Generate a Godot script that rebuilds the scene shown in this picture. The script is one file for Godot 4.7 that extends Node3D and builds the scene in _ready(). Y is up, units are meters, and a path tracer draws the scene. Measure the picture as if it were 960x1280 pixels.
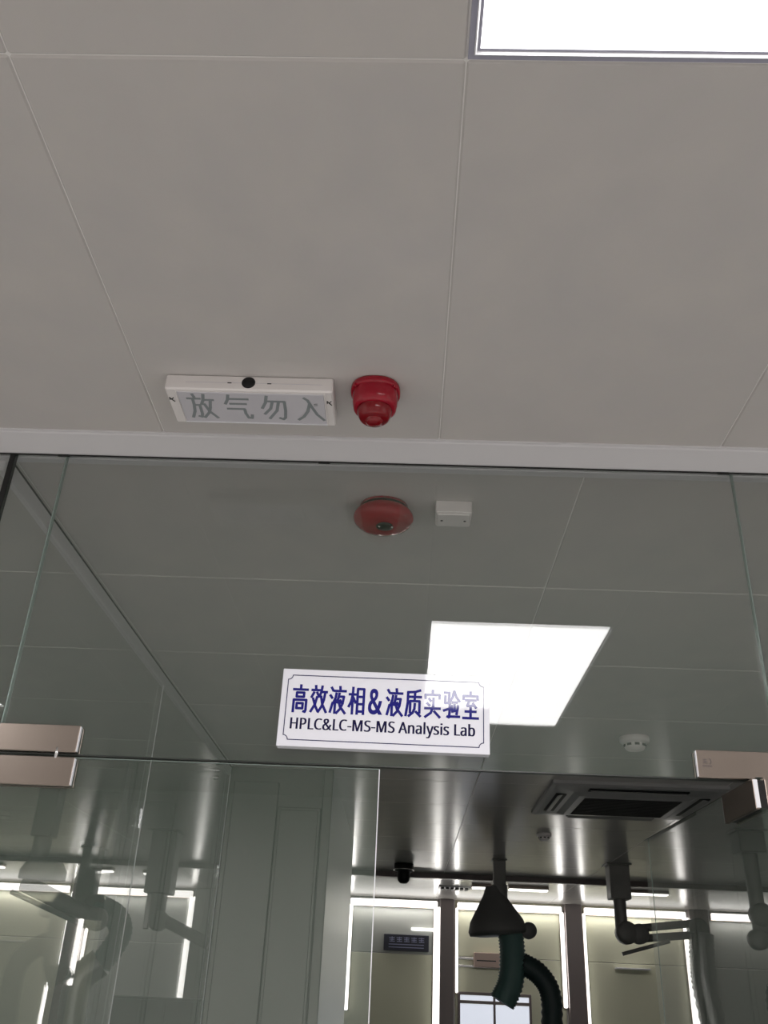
extends Node3D
# Looking up at the glass front of a laboratory: corridor ceiling, glass partition with a double door, lab beyond.
# Heights below are measured from the eye (EYE above the floor); x right, -z away from the eye.

const EYE := 1.65
const CEIL := 1.065        # ceiling above the eye
const GLASS_Z := -1.704    # corridor face of the glass partition
const REAR_Z := -11.5      # far wall
const BEAM_Z := -9.06      # beam across the far end of the lab ceiling

var M := {}
var used := {}

func _ready() -> void:
	# ---------------- camera, sky, exposure ----------------
	var cam := Camera3D.new()
	cam.name = "camera"
	cam.position = Vector3(0, EYE, 0)
	cam.rotation_degrees = Vector3(28.405, 2.0975, 2.6537)
	cam.fov = rad_to_deg(2.0 * atan(640.0 / 1126.22))
	cam.near = 0.02
	cam.far = 60.0
	add_child(cam)
	cam.current = true
	var env := Environment.new()
	env.background_mode = Environment.BG_COLOR
	env.background_color = Color(0.02, 0.02, 0.022)
	env.ambient_light_source = Environment.AMBIENT_SOURCE_DISABLED
	env.tonemap_mode = Environment.TONE_MAPPER_LINEAR
	env.tonemap_exposure = 1.1
	env.sdfgi_enabled = true
	env.ssao_enabled = true
	env.ssil_enabled = true
	var we := WorldEnvironment.new()
	we.name = "world_environment"
	we.environment = env
	add_child(we)

	materials()
	corridor_light(0.052, "large bright white LED panel light set in the corridor ceiling")
	corridor_light(1.856, "added unseen white LED panel light along the corridor toward the right wall")  # out of view, added to brighten the corridor ceiling
	corridor_light(-2.353, "added unseen white LED panel light along the corridor toward the left wall")  # likewise unseen, added for more fill in the corridor
	# ---------------- structure ----------------
	shell()
	corridor_ceiling()
	lab_ceiling()
	header()
	glass_front()
	lab_partition()
	rear_wall()
	# ---------------- things ----------------
	door_sign()
	gas_sign()
	corridor_alarm()
	lab_alarm()
	junction_box()
	smoke_detectors()
	air_conditioner()
	dome_camera()
	extraction_arms()
	far_things()

# =====================================================================  helpers
func P(x: float, y: float, z: float) -> Vector3:
	return Vector3(x, EYE + y, z)

func mat(color: Color, rough := 0.6, metal := 0.0, spec := 0.5) -> StandardMaterial3D:
	var m := StandardMaterial3D.new()
	m.albedo_color = color
	m.roughness = rough
	m.metallic = metal
	m.metallic_specular = spec
	return m

func noise_tex(seed_: int, freq: float, lo: Color, hi: Color, size := 256, stretch := Vector2.ONE) -> ImageTexture:
	var n := FastNoiseLite.new()
	n.seed = seed_
	n.frequency = freq
	n.fractal_octaves = 4
	var im := Image.create(size, size, false, Image.FORMAT_RGB8)
	for y in size:
		for x in size:
			# blended with itself shifted by one period so that it tiles
			var a := n.get_noise_2d(x * stretch.x, y * stretch.y)
			var b := n.get_noise_2d((x - size) * stretch.x, y * stretch.y)
			var c := n.get_noise_2d(x * stretch.x, (y - size) * stretch.y)
			var d := n.get_noise_2d((x - size) * stretch.x, (y - size) * stretch.y)
			var u := float(x) / size
			var v := float(y) / size
			var t := lerpf(lerpf(a, b, u), lerpf(c, d, u), v)
			im.set_pixel(x, y, lo.lerp(hi, clampf(0.5 + 0.9 * t, 0, 1)))
	im.generate_mipmaps()
	return ImageTexture.create_from_image(im)

func materials() -> void:
	# painted aluminium ceiling panels
	var paint := mat(Color(0.82, 0.805, 0.795), 0.2, 0.0, 0.28)
	paint.albedo_texture = noise_tex(3, 0.02, Color(0.965, 0.965, 0.97), Color(1, 0.995, 0.99))
	paint.uv1_triplanar = true
	paint.uv1_world_triplanar = true
	paint.uv1_scale = Vector3(0.9, 0.9, 0.9)
	M.panel = paint
	M.void = mat(Color(0.93, 0.92, 0.91), 0.8)
	M.white_paint = mat(Color(0.85, 0.845, 0.855), 0.45)
	M.frame_grey = mat(Color(0.66, 0.655, 0.72), 0.4)
	M.frame_white = mat(Color(0.93, 0.93, 0.95), 0.3)
	M.wall = mat(Color(0.95, 0.94, 0.93), 0.7)
	M.floor = mat(Color(0.88, 0.87, 0.86), 0.5)
	# brushed steel cladding of the wall core and of the lab fittings
	var clad := mat(Color(0.49, 0.495, 0.48), 0.42, 0.75)
	clad.roughness_texture = noise_tex(33, 0.12, Color(0.72, 0.72, 0.72), Color(1, 1, 1), 256, Vector2(1.6, 0.05))
	clad.uv1_triplanar = true
	clad.uv1_scale = Vector3(1.5, 1.5, 1.5)
	M.cladding = clad
	M.lab_floor = mat(Color(0.16, 0.25, 0.22), 0.45)  # unseen floor, coloured dark so less light bounces up in the lab
	M.dark_post = mat(Color(0.53, 0.485, 0.485), 0.4)
	M.olive = mat(Color(0.88, 0.88, 0.785), 0.6)
	M.pale_olive = mat(Color(0.92, 0.92, 0.84), 0.6)
	M.grey_bay = mat(Color(0.72, 0.73, 0.71), 0.5)
	var glass := mat(Color(0.55, 0.66, 0.59, 0.055), 0.0, 0.0, 0.48)
	glass.transparency = BaseMaterial3D.TRANSPARENCY_ALPHA
	glass.cull_mode = BaseMaterial3D.CULL_DISABLED
	M.glass = glass
	M.glass_edge = mat(Color(0.53, 0.59, 0.565), 0.2)
	M.edge_dark = mat(Color(0.2, 0.215, 0.205), 0.3)
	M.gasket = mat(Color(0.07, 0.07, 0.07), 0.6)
	var steel := mat(Color(0.6, 0.555, 0.52), 0.27, 0.9)
	steel.roughness_texture = noise_tex(21, 0.2, Color(0.93, 0.93, 0.93), Color(1, 1, 1), 256, Vector2(0.04, 2.5))
	steel.uv1_triplanar = true
	steel.uv1_scale = Vector3(6, 6, 6)
	M.steel = steel
	M.steel_bright = mat(Color(0.82, 0.82, 0.82), 0.25, 0.9)
	M.engraving = mat(Color(0.36, 0.33, 0.33), 0.5, 0.5)
	M.black = mat(Color(0.03, 0.03, 0.032), 0.6)
	M.acrylic = mat(Color(0.95, 0.95, 0.985), 0.04)
	M.acrylic_side = mat(Color(0.86, 0.86, 0.85), 0.25)
	M.ink = mat(Color(0.13, 0.13, 0.5), 0.04)
	M.ink_thin = mat(Color(0.17, 0.16, 0.36), 0.04)
	M.plastic = mat(Color(0.95, 0.93, 0.925), 0.35)
	M.plastic_face = mat(Color(0.84, 0.83, 0.855), 0.3)
	M.letter = mat(Color(0.57, 0.595, 0.605), 0.4)
	M.red = mat(Color(0.62, 0.05, 0.15), 0.12)
	M.red_lens = mat(Color(0.5, 0.03, 0.08), 0.06)
	M.ac = mat(Color(0.62, 0.62, 0.62), 0.4)
	M.grille = mat(Color(0.2, 0.2, 0.2), 0.5)
	M.arm_grey = mat(Color(0.52, 0.52, 0.51), 0.4)
	M.arm_dark = mat(Color(0.46, 0.46, 0.455), 0.5)
	M.hose = mat(Color(0.37, 0.5, 0.485), 0.5)
	M.hose_dark = mat(Color(0.19, 0.26, 0.26), 0.5)
	var foil := mat(Color(0.7, 0.71, 0.7), 0.28, 0.85)
	foil.normal_enabled = true
	foil.normal_texture = foil_normals()
	foil.normal_scale = 1.4
	foil.uv1_triplanar = true
	foil.uv1_scale = Vector3(7, 7, 7)
	M.foil = foil
	M.cabinet = mat(Color(0.16, 0.25, 0.2), 0.5)
	M.cream = mat(Color(0.8, 0.7, 0.66), 0.5)
	M.plate_dark = mat(Color(0.2, 0.21, 0.26), 0.3)
	M.plate_ink = mat(Color(0.6, 0.62, 0.75), 0.3)
	M.led_panel = glow(Color(1, 1, 1), 2.4)
	M.led_strip = glow(Color(1.0, 0.99, 0.97), 1.7)
	M.daylight = glow(Color(0.93, 0.95, 1.0), 0.62)

func foil_normals() -> ImageTexture:
	var n := FastNoiseLite.new()
	n.seed = 5
	n.noise_type = FastNoiseLite.TYPE_CELLULAR
	n.frequency = 0.04
	var im := Image.create(256, 256, false, Image.FORMAT_RGBA8)
	for y in 256:
		for x in 256:
			var v := clampf(0.5 + 0.5 * n.get_noise_2d(x, y), 0, 1)
			im.set_pixel(x, y, Color(v, v, v))
	im.bump_map_to_normal_map(6.0)
	return ImageTexture.create_from_image(im)

func glow(c: Color, energy: float) -> StandardMaterial3D:
	var m := mat(c, 0.4)
	m.emission_enabled = true
	m.emission = c
	m.emission_energy_multiplier = energy
	return m

func numbered(called: String) -> String:
	if not used.has(called):
		used[called] = 0
		return called
	used[called] += 1
	return "%s_%03d" % [called, used[called]]

func thing(called: String, label: String, category: String, where: Vector3, group := "") -> Node3D:
	var o := Node3D.new()
	o.name = numbered(called)
	add_child(o)
	o.position = where
	o.set_meta("label", label)
	o.set_meta("category", category)
	if group != "":
		o.set_meta("group", group)
	return o

func setting(called: String, where := Vector3.ZERO, label := "") -> Node3D:
	var o := Node3D.new()
	o.name = called
	add_child(o)
	o.position = where
	o.set_meta("kind", "structure")
	if label != "":
		o.set_meta("label", label)
	return o

func begin() -> SurfaceTool:
	var st := SurfaceTool.new()
	st.begin(Mesh.PRIMITIVE_TRIANGLES)
	st.set_smooth_group(-1)
	return st

func put(st: SurfaceTool, called: String, m: Material, parent: Node3D, label := "") -> MeshInstance3D:
	st.generate_normals()
	var mesh := st.commit()
	return put_mesh(mesh, called, m, parent, label)

func put_mesh(mesh: Mesh, called: String, m: Material, parent: Node3D, label := "") -> MeshInstance3D:
	var o := MeshInstance3D.new()
	o.name = called
	o.mesh = mesh
	o.material_override = m
	parent.add_child(o, true)
	if label != "":
		o.set_meta("label", label)
	return o

# a polygon turned away from the point "inside"
func face(st: SurfaceTool, pts: Array, inside: Vector3) -> void:
	var a: Vector3 = pts[0]
	var n: Vector3 = (pts[1] - a).cross(pts[2] - a)
	var mid := Vector3.ZERO
	for p in pts:
		mid += p
	mid /= pts.size()
	var flip: bool = n.dot(mid - inside) > 0.0   # front faces run clockwise
	for k in range(1, pts.size() - 1):
		if flip:
			st.add_vertex(a); st.add_vertex(pts[k + 1]); st.add_vertex(pts[k])
		else:
			st.add_vertex(a); st.add_vertex(pts[k]); st.add_vertex(pts[k + 1])

# a box with chamfered edges, c its middle, s its size
func box(st: SurfaceTool, c: Vector3, s: Vector3, bevel := 0.0, turn := Basis.IDENTITY) -> void:
	var h := s * 0.5
	var b := minf(bevel, minf(h.x, minf(h.y, h.z)) * 0.9)
	var v := func(sx: int, sy: int, sz: int, axis: int) -> Vector3:
		var p := Vector3(sx * (h.x - b), sy * (h.y - b), sz * (h.z - b))
		p[axis] = [sx * h.x, sy * h.y, sz * h.z][axis]
		return c + turn * p
	for s1 in [-1, 1]:
		face(st, [v.call(s1, -1, -1, 0), v.call(s1, 1, -1, 0), v.call(s1, 1, 1, 0), v.call(s1, -1, 1, 0)], c)
		face(st, [v.call(-1, s1, -1, 1), v.call(1, s1, -1, 1), v.call(1, s1, 1, 1), v.call(-1, s1, 1, 1)], c)
		face(st, [v.call(-1, -1, s1, 2), v.call(1, -1, s1, 2), v.call(1, 1, s1, 2), v.call(-1, 1, s1, 2)], c)
	if b <= 0.0:
		return
	for s1 in [-1, 1]:
		for s2 in [-1, 1]:
			face(st, [v.call(s1, s2, -1, 0), v.call(s1, s2, 1, 0), v.call(s1, s2, 1, 1), v.call(s1, s2, -1, 1)], c)
			face(st, [v.call(s1, -1, s2, 0), v.call(s1, 1, s2, 0), v.call(s1, 1, s2, 2), v.call(s1, -1, s2, 2)], c)
			face(st, [v.call(-1, s1, s2, 1), v.call(1, s1, s2, 1), v.call(1, s1, s2, 2), v.call(-1, s1, s2, 2)], c)
			for s3 in [-1, 1]:
				face(st, [v.call(s1, s2, s3, 0), v.call(s1, s2, s3, 1), v.call(s1, s2, s3, 2)], c)

func block(called: String, lo: Vector3, hi: Vector3, m: Material, parent: Node3D, bevel := 0.002, label := "") -> MeshInstance3D:
	var st := begin()
	box(st, (lo + hi) * 0.5, hi - lo, bevel)
	return put(st, called, m, parent, label)

# turned about the y axis; profile of (radius, height), smooth
func lathe(st: SurfaceTool, profile: Array, segs := 32, at := Transform3D.IDENTITY, squash := Vector2.ONE, power := 2.0) -> void:
	st.set_smooth_group(1)
	var ring := func(k: int, r: float) -> Vector3:
		var a := TAU * k / segs
		var cx := cos(a)
		var cz := sin(a)
		var q := pow(pow(absf(cx), power) + pow(absf(cz), power), -1.0 / power)
		return Vector3(cx * q * r * squash.x, 0, cz * q * r * squash.y)
	for i in profile.size() - 1:
		var p0: Vector2 = profile[i]
		var p1: Vector2 = profile[i + 1]
		for k in segs:
			var a: Vector3 = at * (ring.call(k, p0.x) + Vector3(0, p0.y, 0))
			var b: Vector3 = at * (ring.call(k + 1, p0.x) + Vector3(0, p0.y, 0))
			var c: Vector3 = at * (ring.call(k + 1, p1.x) + Vector3(0, p1.y, 0))
			var d: Vector3 = at * (ring.call(k, p1.x) + Vector3(0, p1.y, 0))
			# profile runs from top to bottom on the outside
			if p0.x > 1e-6:
				st.add_vertex(a); st.add_vertex(b); st.add_vertex(c)
			if p1.x > 1e-6:
				st.add_vertex(a); st.add_vertex(c); st.add_vertex(d)

# a round bar along points, with a radius at each
func tube(st: SurfaceTool, pts: Array, radii: Array, segs := 14, caps := true) -> void:
	st.set_smooth_group(2)
	var rings := []
	var up := Vector3(0.123, 0.99, 0.07)
	for i in pts.size():
		var d: Vector3 = (pts[mini(i + 1, pts.size() - 1)] - pts[maxi(i - 1, 0)]).normalized()
		if absf(d.dot(up.normalized())) > 0.95:
			up = Vector3(0.99, 0.1, 0.13)
		var u := d.cross(up).normalized()
		up = u.cross(d).normalized()
		var ring := []
		for k in segs:
			var a := TAU * k / segs
			ring.append(pts[i] + (u * cos(a) + up * sin(a)) * radii[i])
		rings.append(ring)
	for i in pts.size() - 1:
		for k in segs:
			var n := (k + 1) % segs
			var mid: Vector3 = (pts[i] + pts[i + 1]) * 0.5
			face(st, [rings[i][k], rings[i][n], rings[i + 1][n], rings[i + 1][k]], mid)
	if caps:
		st.set_smooth_group(-1)
		face(st, rings[0], pts[1])
		face(st, rings[-1], pts[-2])

func smooth_path(pts: Array, n := 8) -> Array:
	var out := []
	for i in pts.size() - 1:
		var a: Vector3 = pts[maxi(i - 1, 0)]
		var d: Vector3 = pts[mini(i + 2, pts.size() - 1)]
		for k in n:
			out.append(pts[i].cubic_interpolate(pts[i + 1], a, d, float(k) / n))
	out.append(pts[-1])
	return out

# a ribbed flexible hose along points
func hose(st: SurfaceTool, pts: Array, r: float, pitch := 0.03) -> void:
	var path := smooth_path(pts, 14)
	var rr := []
	for i in path.size():
		rr.append(r * (1.0 if i % 2 == 0 else 0.9))
	tube(st, path, rr, 16)

# a length extruded along x from a section of (z, y) points; convex around its middle
func extrude_x(st: SurfaceTool, section: Array, x0: float, x1: float) -> void:
	var mid := Vector2.ZERO
	for p in section:
		mid += p
	mid /= section.size()
	var c := Vector3((x0 + x1) * 0.5, mid.y, mid.x)
	for i in section.size():
		var a: Vector2 = section[i]
		var b: Vector2 = section[(i + 1) % section.size()]
		face(st, [Vector3(x0, a.y, a.x), Vector3(x1, a.y, a.x), Vector3(x1, b.y, b.x), Vector3(x0, b.y, b.x)], c)
	for x in [x0, x1]:
		var cap := []
		for p in section:
			cap.append(Vector3(x, p.y, p.x))
		face(st, cap, c)

# strokes of a written sign: polylines on a 100 x 100 grid, y down
func strokes(st: SurfaceTool, lines: Array, at: Transform3D, w: float, h: float, pen: float) -> void:
	var lift := 0.0      # each stroke lies a hair above the one before
	for line in lines:
		for i in line.size() - 1:
			lift += 0.00001
			var a := Vector2(line[i].x * w / 100.0, -line[i].y * h / 100.0)
			var b := Vector2(line[i + 1].x * w / 100.0, -line[i + 1].y * h / 100.0)
			var d := (b - a).normalized()
			var n := Vector2(-d.y, d.x) * pen * 0.5
			a -= d * pen * 0.28
			b += d * pen * 0.28
			var q := [a + n, b + n, b - n, a - n]
			var pts := []
			for p in q:
				pts.append(at * Vector3(p.x, p.y, lift))
			face(st, pts, at * Vector3(a.x, a.y, -1.0))

func area_light(parent: Node3D, where: Vector3, size: Vector2, towards: Vector3, energy: float, color: Color) -> void:
	var l := AreaLight3D.new()
	l.name = "lamp_light"
	l.area_size = size
	l.area_normalize_energy = true
	l.light_energy = energy
	l.light_color = color
	l.area_range = 30.0
	l.area_attenuation = 2.0
	l.shadow_enabled = true
	parent.add_child(l, true)
	var up := Vector3.UP if absf(towards.y) < 0.9 else Vector3.BACK
	l.transform = Transform3D(Basis.looking_at(towards, up), where)

# =====================================================================  light of the corridor
func corridor_light(cell: float, label: String) -> void:
	# 600 x 1200 panel filling one cell of the ceiling grid
	var x0 := cell + 0.0015
	var x1 := cell + 0.5985
	var z0 := -0.741
	var z1 := 0.451
	var t := thing("led_ceiling_panel", label, "ceiling light", P((x0 + x1) / 2, CEIL, (z0 + z1) / 2), "LED panel lights in the corridor ceiling")
	var hx := (x1 - x0) / 2
	var hz := (z1 - z0) / 2
	# outer frame in lilac grey that paints the shadow gap, white inner lip, then the recessed diffuser
	ring(t, "outer_frame", M.frame_grey, hx, hz, 0.0, 0.0075, [Vector2(0, 0.012), Vector2(0, -0.0005), Vector2(1, -0.0005), Vector2(1, 0.012)])
	ring(t, "inner_lip", M.frame_white, hx, hz, 0.0075, 0.0045, [Vector2(0, 0.012), Vector2(0, -0.003), Vector2(0.35, -0.004), Vector2(1, 0.001), Vector2(1, 0.012)])
	ring(t, "diffuser_bead", M.frame_grey, hx, hz, 0.012, 0.003, [Vector2(0, 0.008), Vector2(0, -0.0002), Vector2(1, -0.0002), Vector2(1, 0.008)])
	var fw := 0.0165
	block("diffuser", Vector3(-hx + fw - 0.004, 0.0004, -hz + fw - 0.004), Vector3(hx - fw + 0.004, 0.0026, hz - fw + 0.004), M.led_panel, t, 0.0)
	area_light(t, Vector3(0, -0.0004, 0), Vector2(2 * (hx - fw), 2 * (hz - fw)), Vector3.DOWN, 2.1, Color(1.0, 0.99, 0.985))

# four mitred bars round a rectangle; section of (share of the width, height)
func ring(t: Node3D, called: String, m: Material, hx: float, hz: float, start: float, wide: float, section: Array) -> void:
	for axis in 2:
		for s in [-1, 1]:
			var along := hx if axis == 0 else hz
			var off: float = hz if axis == 0 else hx
			var p0 := []
			var p1 := []
			for p in section:
				var inset: float = start + p.x * wide
				var o: float = s * (off - inset)
				p0.append(Vector3(-along + inset, p.y, o) if axis == 0 else Vector3(o, p.y, -along + inset))
				p1.append(Vector3(along - inset, p.y, o) if axis == 0 else Vector3(o, p.y, along - inset))
			var c := Vector3(0, 0.005, s * (off - start - wide * 0.5))
			if axis == 1:
				c = Vector3(c.z, 0.005, 0)
			var st := begin()
			for i in section.size():
				var j := (i + 1) % section.size()
				face(st, [p0[i], p1[i], p1[j], p0[j]], c)
			put(st, called, m, t)

# =====================================================================  floors and walls
func shell() -> void:
	var f := setting("floor")
	block("corridor_floor", Vector3(-3.4, -0.12, -1.71), Vector3(3.4, 0.0, 2.3), M.floor, f, 0.0)
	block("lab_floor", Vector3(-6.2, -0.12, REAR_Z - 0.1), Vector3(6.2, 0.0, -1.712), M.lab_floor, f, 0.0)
	var w := setting("wall_back")
	block("plaster", Vector3(-3.4, 0, 2.2), Vector3(3.4, EYE + CEIL + 0.1, 2.32), M.wall, w, 0.0)
	w = setting("wall_left")
	block("plaster", Vector3(-3.42, 0, -1.75), Vector3(-3.3, EYE + CEIL + 0.1, 2.3), M.wall, w, 0.0)
	block("lab_plaster", Vector3(-6.2, 0, REAR_Z), Vector3(-6.08, EYE + CEIL + 0.1, -1.75), M.wall, w, 0.0)
	w = setting("wall_right")
	block("plaster", Vector3(3.3, 0, -1.75), Vector3(3.42, EYE + CEIL + 0.1, 2.3), M.wall, w, 0.0)
	block("lab_plaster", Vector3(6.08, 0, REAR_Z), Vector3(6.2, EYE + CEIL + 0.1, -1.75), M.wall, w, 0.0)
	w = setting("wall_front")
	block("plaster_left", Vector3(-6.2, 0, -1.83), Vector3(-3.3, EYE + CEIL + 0.1, -1.71), M.wall, w, 0.0)
	block("plaster_right", Vector3(3.3, 0, -1.83), Vector3(6.2, EYE + CEIL + 0.1, -1.71), M.wall, w, 0.0)
	# solid core between the two lab rooms, with a flush door in its near face
	w = setting("wall_core")
	block("wall_block", Vector3(-0.93, 0, -7.3), Vector3(-0.385, EYE + CEIL + 0.02, -4.88), M.cladding, w, 0.003)
	block("wall_panel", Vector3(-0.905, 0, -4.881), Vector3(-0.665, EYE + 0.99, -4.868), M.cladding, w, 0.004)
	block("corner_post", Vector3(-0.43, 0, -4.885), Vector3(-0.38, EYE + CEIL, -4.862), M.cladding, w, 0.004)
	var d := setting("door_3")
	block("door_frame", Vector3(-0.662, 0, -4.884), Vector3(-0.434, EYE + 0.865, -4.864), M.cladding, d, 0.004)
	block("door_leaf", Vector3(-0.648, 0, -4.876), Vector3(-0.448, EYE + 0.85, -4.858), M.cladding, d, 0.003)

# =====================================================================  ceilings
func tile(x0: float, x1: float, z0: float, z1: float, y: float, m: Material, parent: Node3D) -> void:
	# a metal tray: flat face with turned-up bevelled rims
	var st := begin()
	var g := 0.0007
	var b := 0.003
	var c := Vector3((x0 + x1) / 2, y + 0.008, (z0 + z1) / 2)
	box(st, Vector3.ZERO, Vector3(x1 - x0 - 2 * g, 0.016, absf(z1 - z0) - 2 * g), b)
	var o := put(st, "ceiling_panel", m, parent)
	o.position = c

func corridor_ceiling() -> void:
	var c := setting("ceiling")
	block("ceiling_void", Vector3(-3.4, EYE + CEIL + 0.0028, -1.74), Vector3(3.4, EYE + CEIL + 0.1, 2.3), M.void, c, 0.0)
	var xs := [-3.3, -2.956, -2.353, -1.75, -1.148, -0.5465, 0.052, 0.652, 1.254, 1.856, 2.458, 3.06, 3.3]
	var zs := [-1.66, -0.7435, 0.4535, 1.653, 2.2]
	for i in xs.size() - 1:
		for k in zs.size() - 1:
			if k == 1 and (is_equal_approx(xs[i], 0.052) or is_equal_approx(xs[i], 1.856) or is_equal_approx(xs[i], -2.353)):
				continue      # a light panel fills this cell
			tile(xs[i], xs[i + 1], zs[k + 1], zs[k], EYE + CEIL, M.panel, c)

func lab_ceiling() -> void:
	var c := setting("ceiling_lab")
	block("ceiling_void", Vector3(-6.1, EYE + CEIL + 0.002, REAR_Z - 0.05), Vector3(6.1, EYE + CEIL + 0.1, -1.741), M.void, c, 0.0)
	var xs := [-6.08, -4.86, -3.55, -2.24, -0.925, 0.388, 1.70, 3.01, 4.32, 6.08]
	var z := -1.74
	var zs := [z, -2.402]
	while zs[-1] > BEAM_Z - 2.3:
		zs.append(zs[-1] - 0.66)
	zs[-1] = REAR_Z
	for i in xs.size() - 1:
		for k in zs.size() - 1:
			tile(xs[i], xs[i + 1], zs[k], zs[k + 1], EYE + CEIL, M.panel, c)

# =====================================================================  glass partition
func header() -> void:
	var t := setting("trim_1", Vector3.ZERO, "white painted metal channel along the top of the glass")
	var st := begin()
	var y := EYE + CEIL
	extrude_x(st, [Vector2(-1.637, y + 0.012), Vector2(-1.637, y - 0.003), Vector2(-1.6395, y - 0.006), Vector2(-1.694, y - 0.0235), Vector2(-1.699, y - 0.0225), Vector2(-1.699, y + 0.012)], -3.3, 3.3)
	put(st, "channel", M.white_paint, t)
	block("top_lip", Vector3(-3.3, y - 0.0035, -1.6375), Vector3(3.3, y + 0.004, -1.6315), M.white_paint, t, 0.0012)
	# black rubber bead that holds the glass, and the packers pushed in beside it
	block("rubber_bead", Vector3(-3.3, y - 0.0245, -1.7037), Vector3(3.3, y - 0.0195, -1.6992), M.gasket, t, 0.001)
	for x in [-0.785, -0.2, 0.675]:
		block("glazing_packer", Vector3(x - 0.013, y - 0.0265, -1.7038), Vector3(x + 0.013, y - 0.018, -1.6985), M.gasket, t, 0.001)
	block("lab_channel", Vector3(-3.3, y - 0.022, -1.74), Vector3(3.3, y + 0.012, -1.7165), M.white_paint, t, 0.002)

func pane(called: String, lo: Vector3, hi: Vector3, parent: Node3D) -> void:
	block(called, lo, hi, M.glass, parent, 0.0)

func glass_front() -> void:
	var z0 := GLASS_Z - 0.012
	var z1 := GLASS_Z
	var top := EYE + CEIL - 0.012
	var door_top := EYE + 0.3765
	var low := EYE + 0.3835
	# transom over the doors
	var w := setting("window_1")
	pane("glass_pane", Vector3(-0.778, low, z0), Vector3(0.694, top, z1), w)
	block("glass_edge", Vector3(-0.7795, low, z0), Vector3(-0.7772, top, z1 + 0.0003), M.glass_edge, w, 0.0)
	block("glass_edge", Vector3(-0.778, low - 0.0025, z0), Vector3(0.694, low, z1), M.edge_dark, w, 0.0)
	block("glass_edge", Vector3(0.6935, low, z0), Vector3(0.6948, top, z1 + 0.0003), M.glass_edge, w, 0.0)
	# side panes
	w = setting("window_2")
	pane("glass_pane", Vector3(-0.894, 0.0, z0), Vector3(-0.7815, top, z1), w)
	w = setting("window_3")
	pane("glass_pane", Vector3(-3.3, 0.0, z0), Vector3(-0.906, top, z1), w)
	block("joint_seal", Vector3(-0.906, 0.0, z0 - 0.001), Vector3(-0.894, top, z1 + 0.002), M.gasket, w, 0.001)
	w = setting("window_4")
	pane("glass_pane", Vector3(0.6975, 0.0, z0), Vector3(3.3, top, z1), w)
	# door leaf that is shut
	var d := setting("door_1")
	pane("glass_pane", Vector3(-0.776, 0.01, z0), Vector3(-0.0495, door_top, z1), d)
	block("glass_edge", Vector3(-0.0495, 0.01, z1 - 0.003), Vector3(-0.0478, door_top, z1), M.frame_white, d, 0.0)
	block("glass_edge", Vector3(-0.776, door_top, z1 - 0.002), Vector3(-0.0485, door_top + 0.001, z1), M.glass_edge, d, 0.0)
	patch(d, Vector3(-0.699, EYE + 0.3495, 0), 0.0, "door_patch")
	# door leaf that stands open into the lab
	var e := setting("door_2", Vector3(0.632, 0, GLASS_Z - 0.006))
	e.rotation.y = deg_to_rad(-88.0)
	var ew := 0.74
	# leaf runs along local -x from the pivot
	pane("glass_pane", Vector3(-ew + 0.06, 0.01, -0.006), Vector3(0.055, door_top, 0.006), e)
	block("glass_edge", Vector3(-ew + 0.0585, 0.01, -0.006), Vector3(-ew + 0.06, door_top, -0.0045), M.glass_edge, e, 0.0)
	block("glass_edge", Vector3(-ew + 0.06, door_top, -0.006), Vector3(0.055, door_top + 0.0012, 0.006), M.gasket, e, 0.0)
	patch(e, Vector3(-0.022, EYE + 0.3485, -GLASS_Z + 0.006), 0.0, "door_patch")
	# patch fittings that clamp the transom
	for k in 2:
		var p := thing("transom_patch_fitting", ["brushed steel fitting clamped under the glass above the shut door leaf", "brushed steel fitting with engraved emblem above the open door leaf"][k], "door fitting", [P(-0.699, 0.4105, GLASS_Z), P(0.618, 0.408, GLASS_Z)][k])
		patch_body(p, 0.156 if k == 0 else 0.158, 0.051)
		if k == 0:
			var st := begin()
			lathe(st, [Vector2(0.0, 0.012), Vector2(0.0035, 0.012), Vector2(0.0035, -0.008), Vector2(0.0, -0.008)], 12, Transform3D(Basis.IDENTITY, Vector3(0.042, -0.029, 0.006)))
			put(st, "pivot_pin", M.steel_bright, p)
		else:
			emblem(p, Vector3(-0.062, -0.002, 0.0088))

func patch(parent: Node3D, at: Vector3, turn: float, called: String) -> void:
	var p := Node3D.new()
	p.name = called
	parent.add_child(p, true)
	p.position = Vector3(at.x, at.y, at.z + GLASS_Z)
	patch_body(p, 0.158, 0.053)

func patch_body(p: Node3D, w: float, h: float) -> void:
	# two cover plates with the glass between them, z 0 is the corridor face of the glass
	block("cover_plate", Vector3(-w / 2, -h / 2, 0.0012), Vector3(w / 2, h / 2, 0.0088), M.steel, p, 0.0012)
	block("cover_plate", Vector3(-w / 2, -h / 2, -0.0208), Vector3(w / 2, h / 2, -0.0132), M.steel, p, 0.0012)
	block("clamp_core", Vector3(-w / 2 + 0.002, -h / 2 + 0.003, -0.0132), Vector3(w / 2 - 0.002, h / 2 - 0.003, 0.0012), M.black, p, 0.0)
	for s in [-1, 1]:
		block("end_cap", Vector3(s * (w / 2 + 0.0006) - 0.0009, -h / 2 + 0.002, 0.0006), Vector3(s * (w / 2 + 0.0006) + 0.0009, h / 2 - 0.002, 0.0082), M.frame_white, p, 0.0004)

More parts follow.
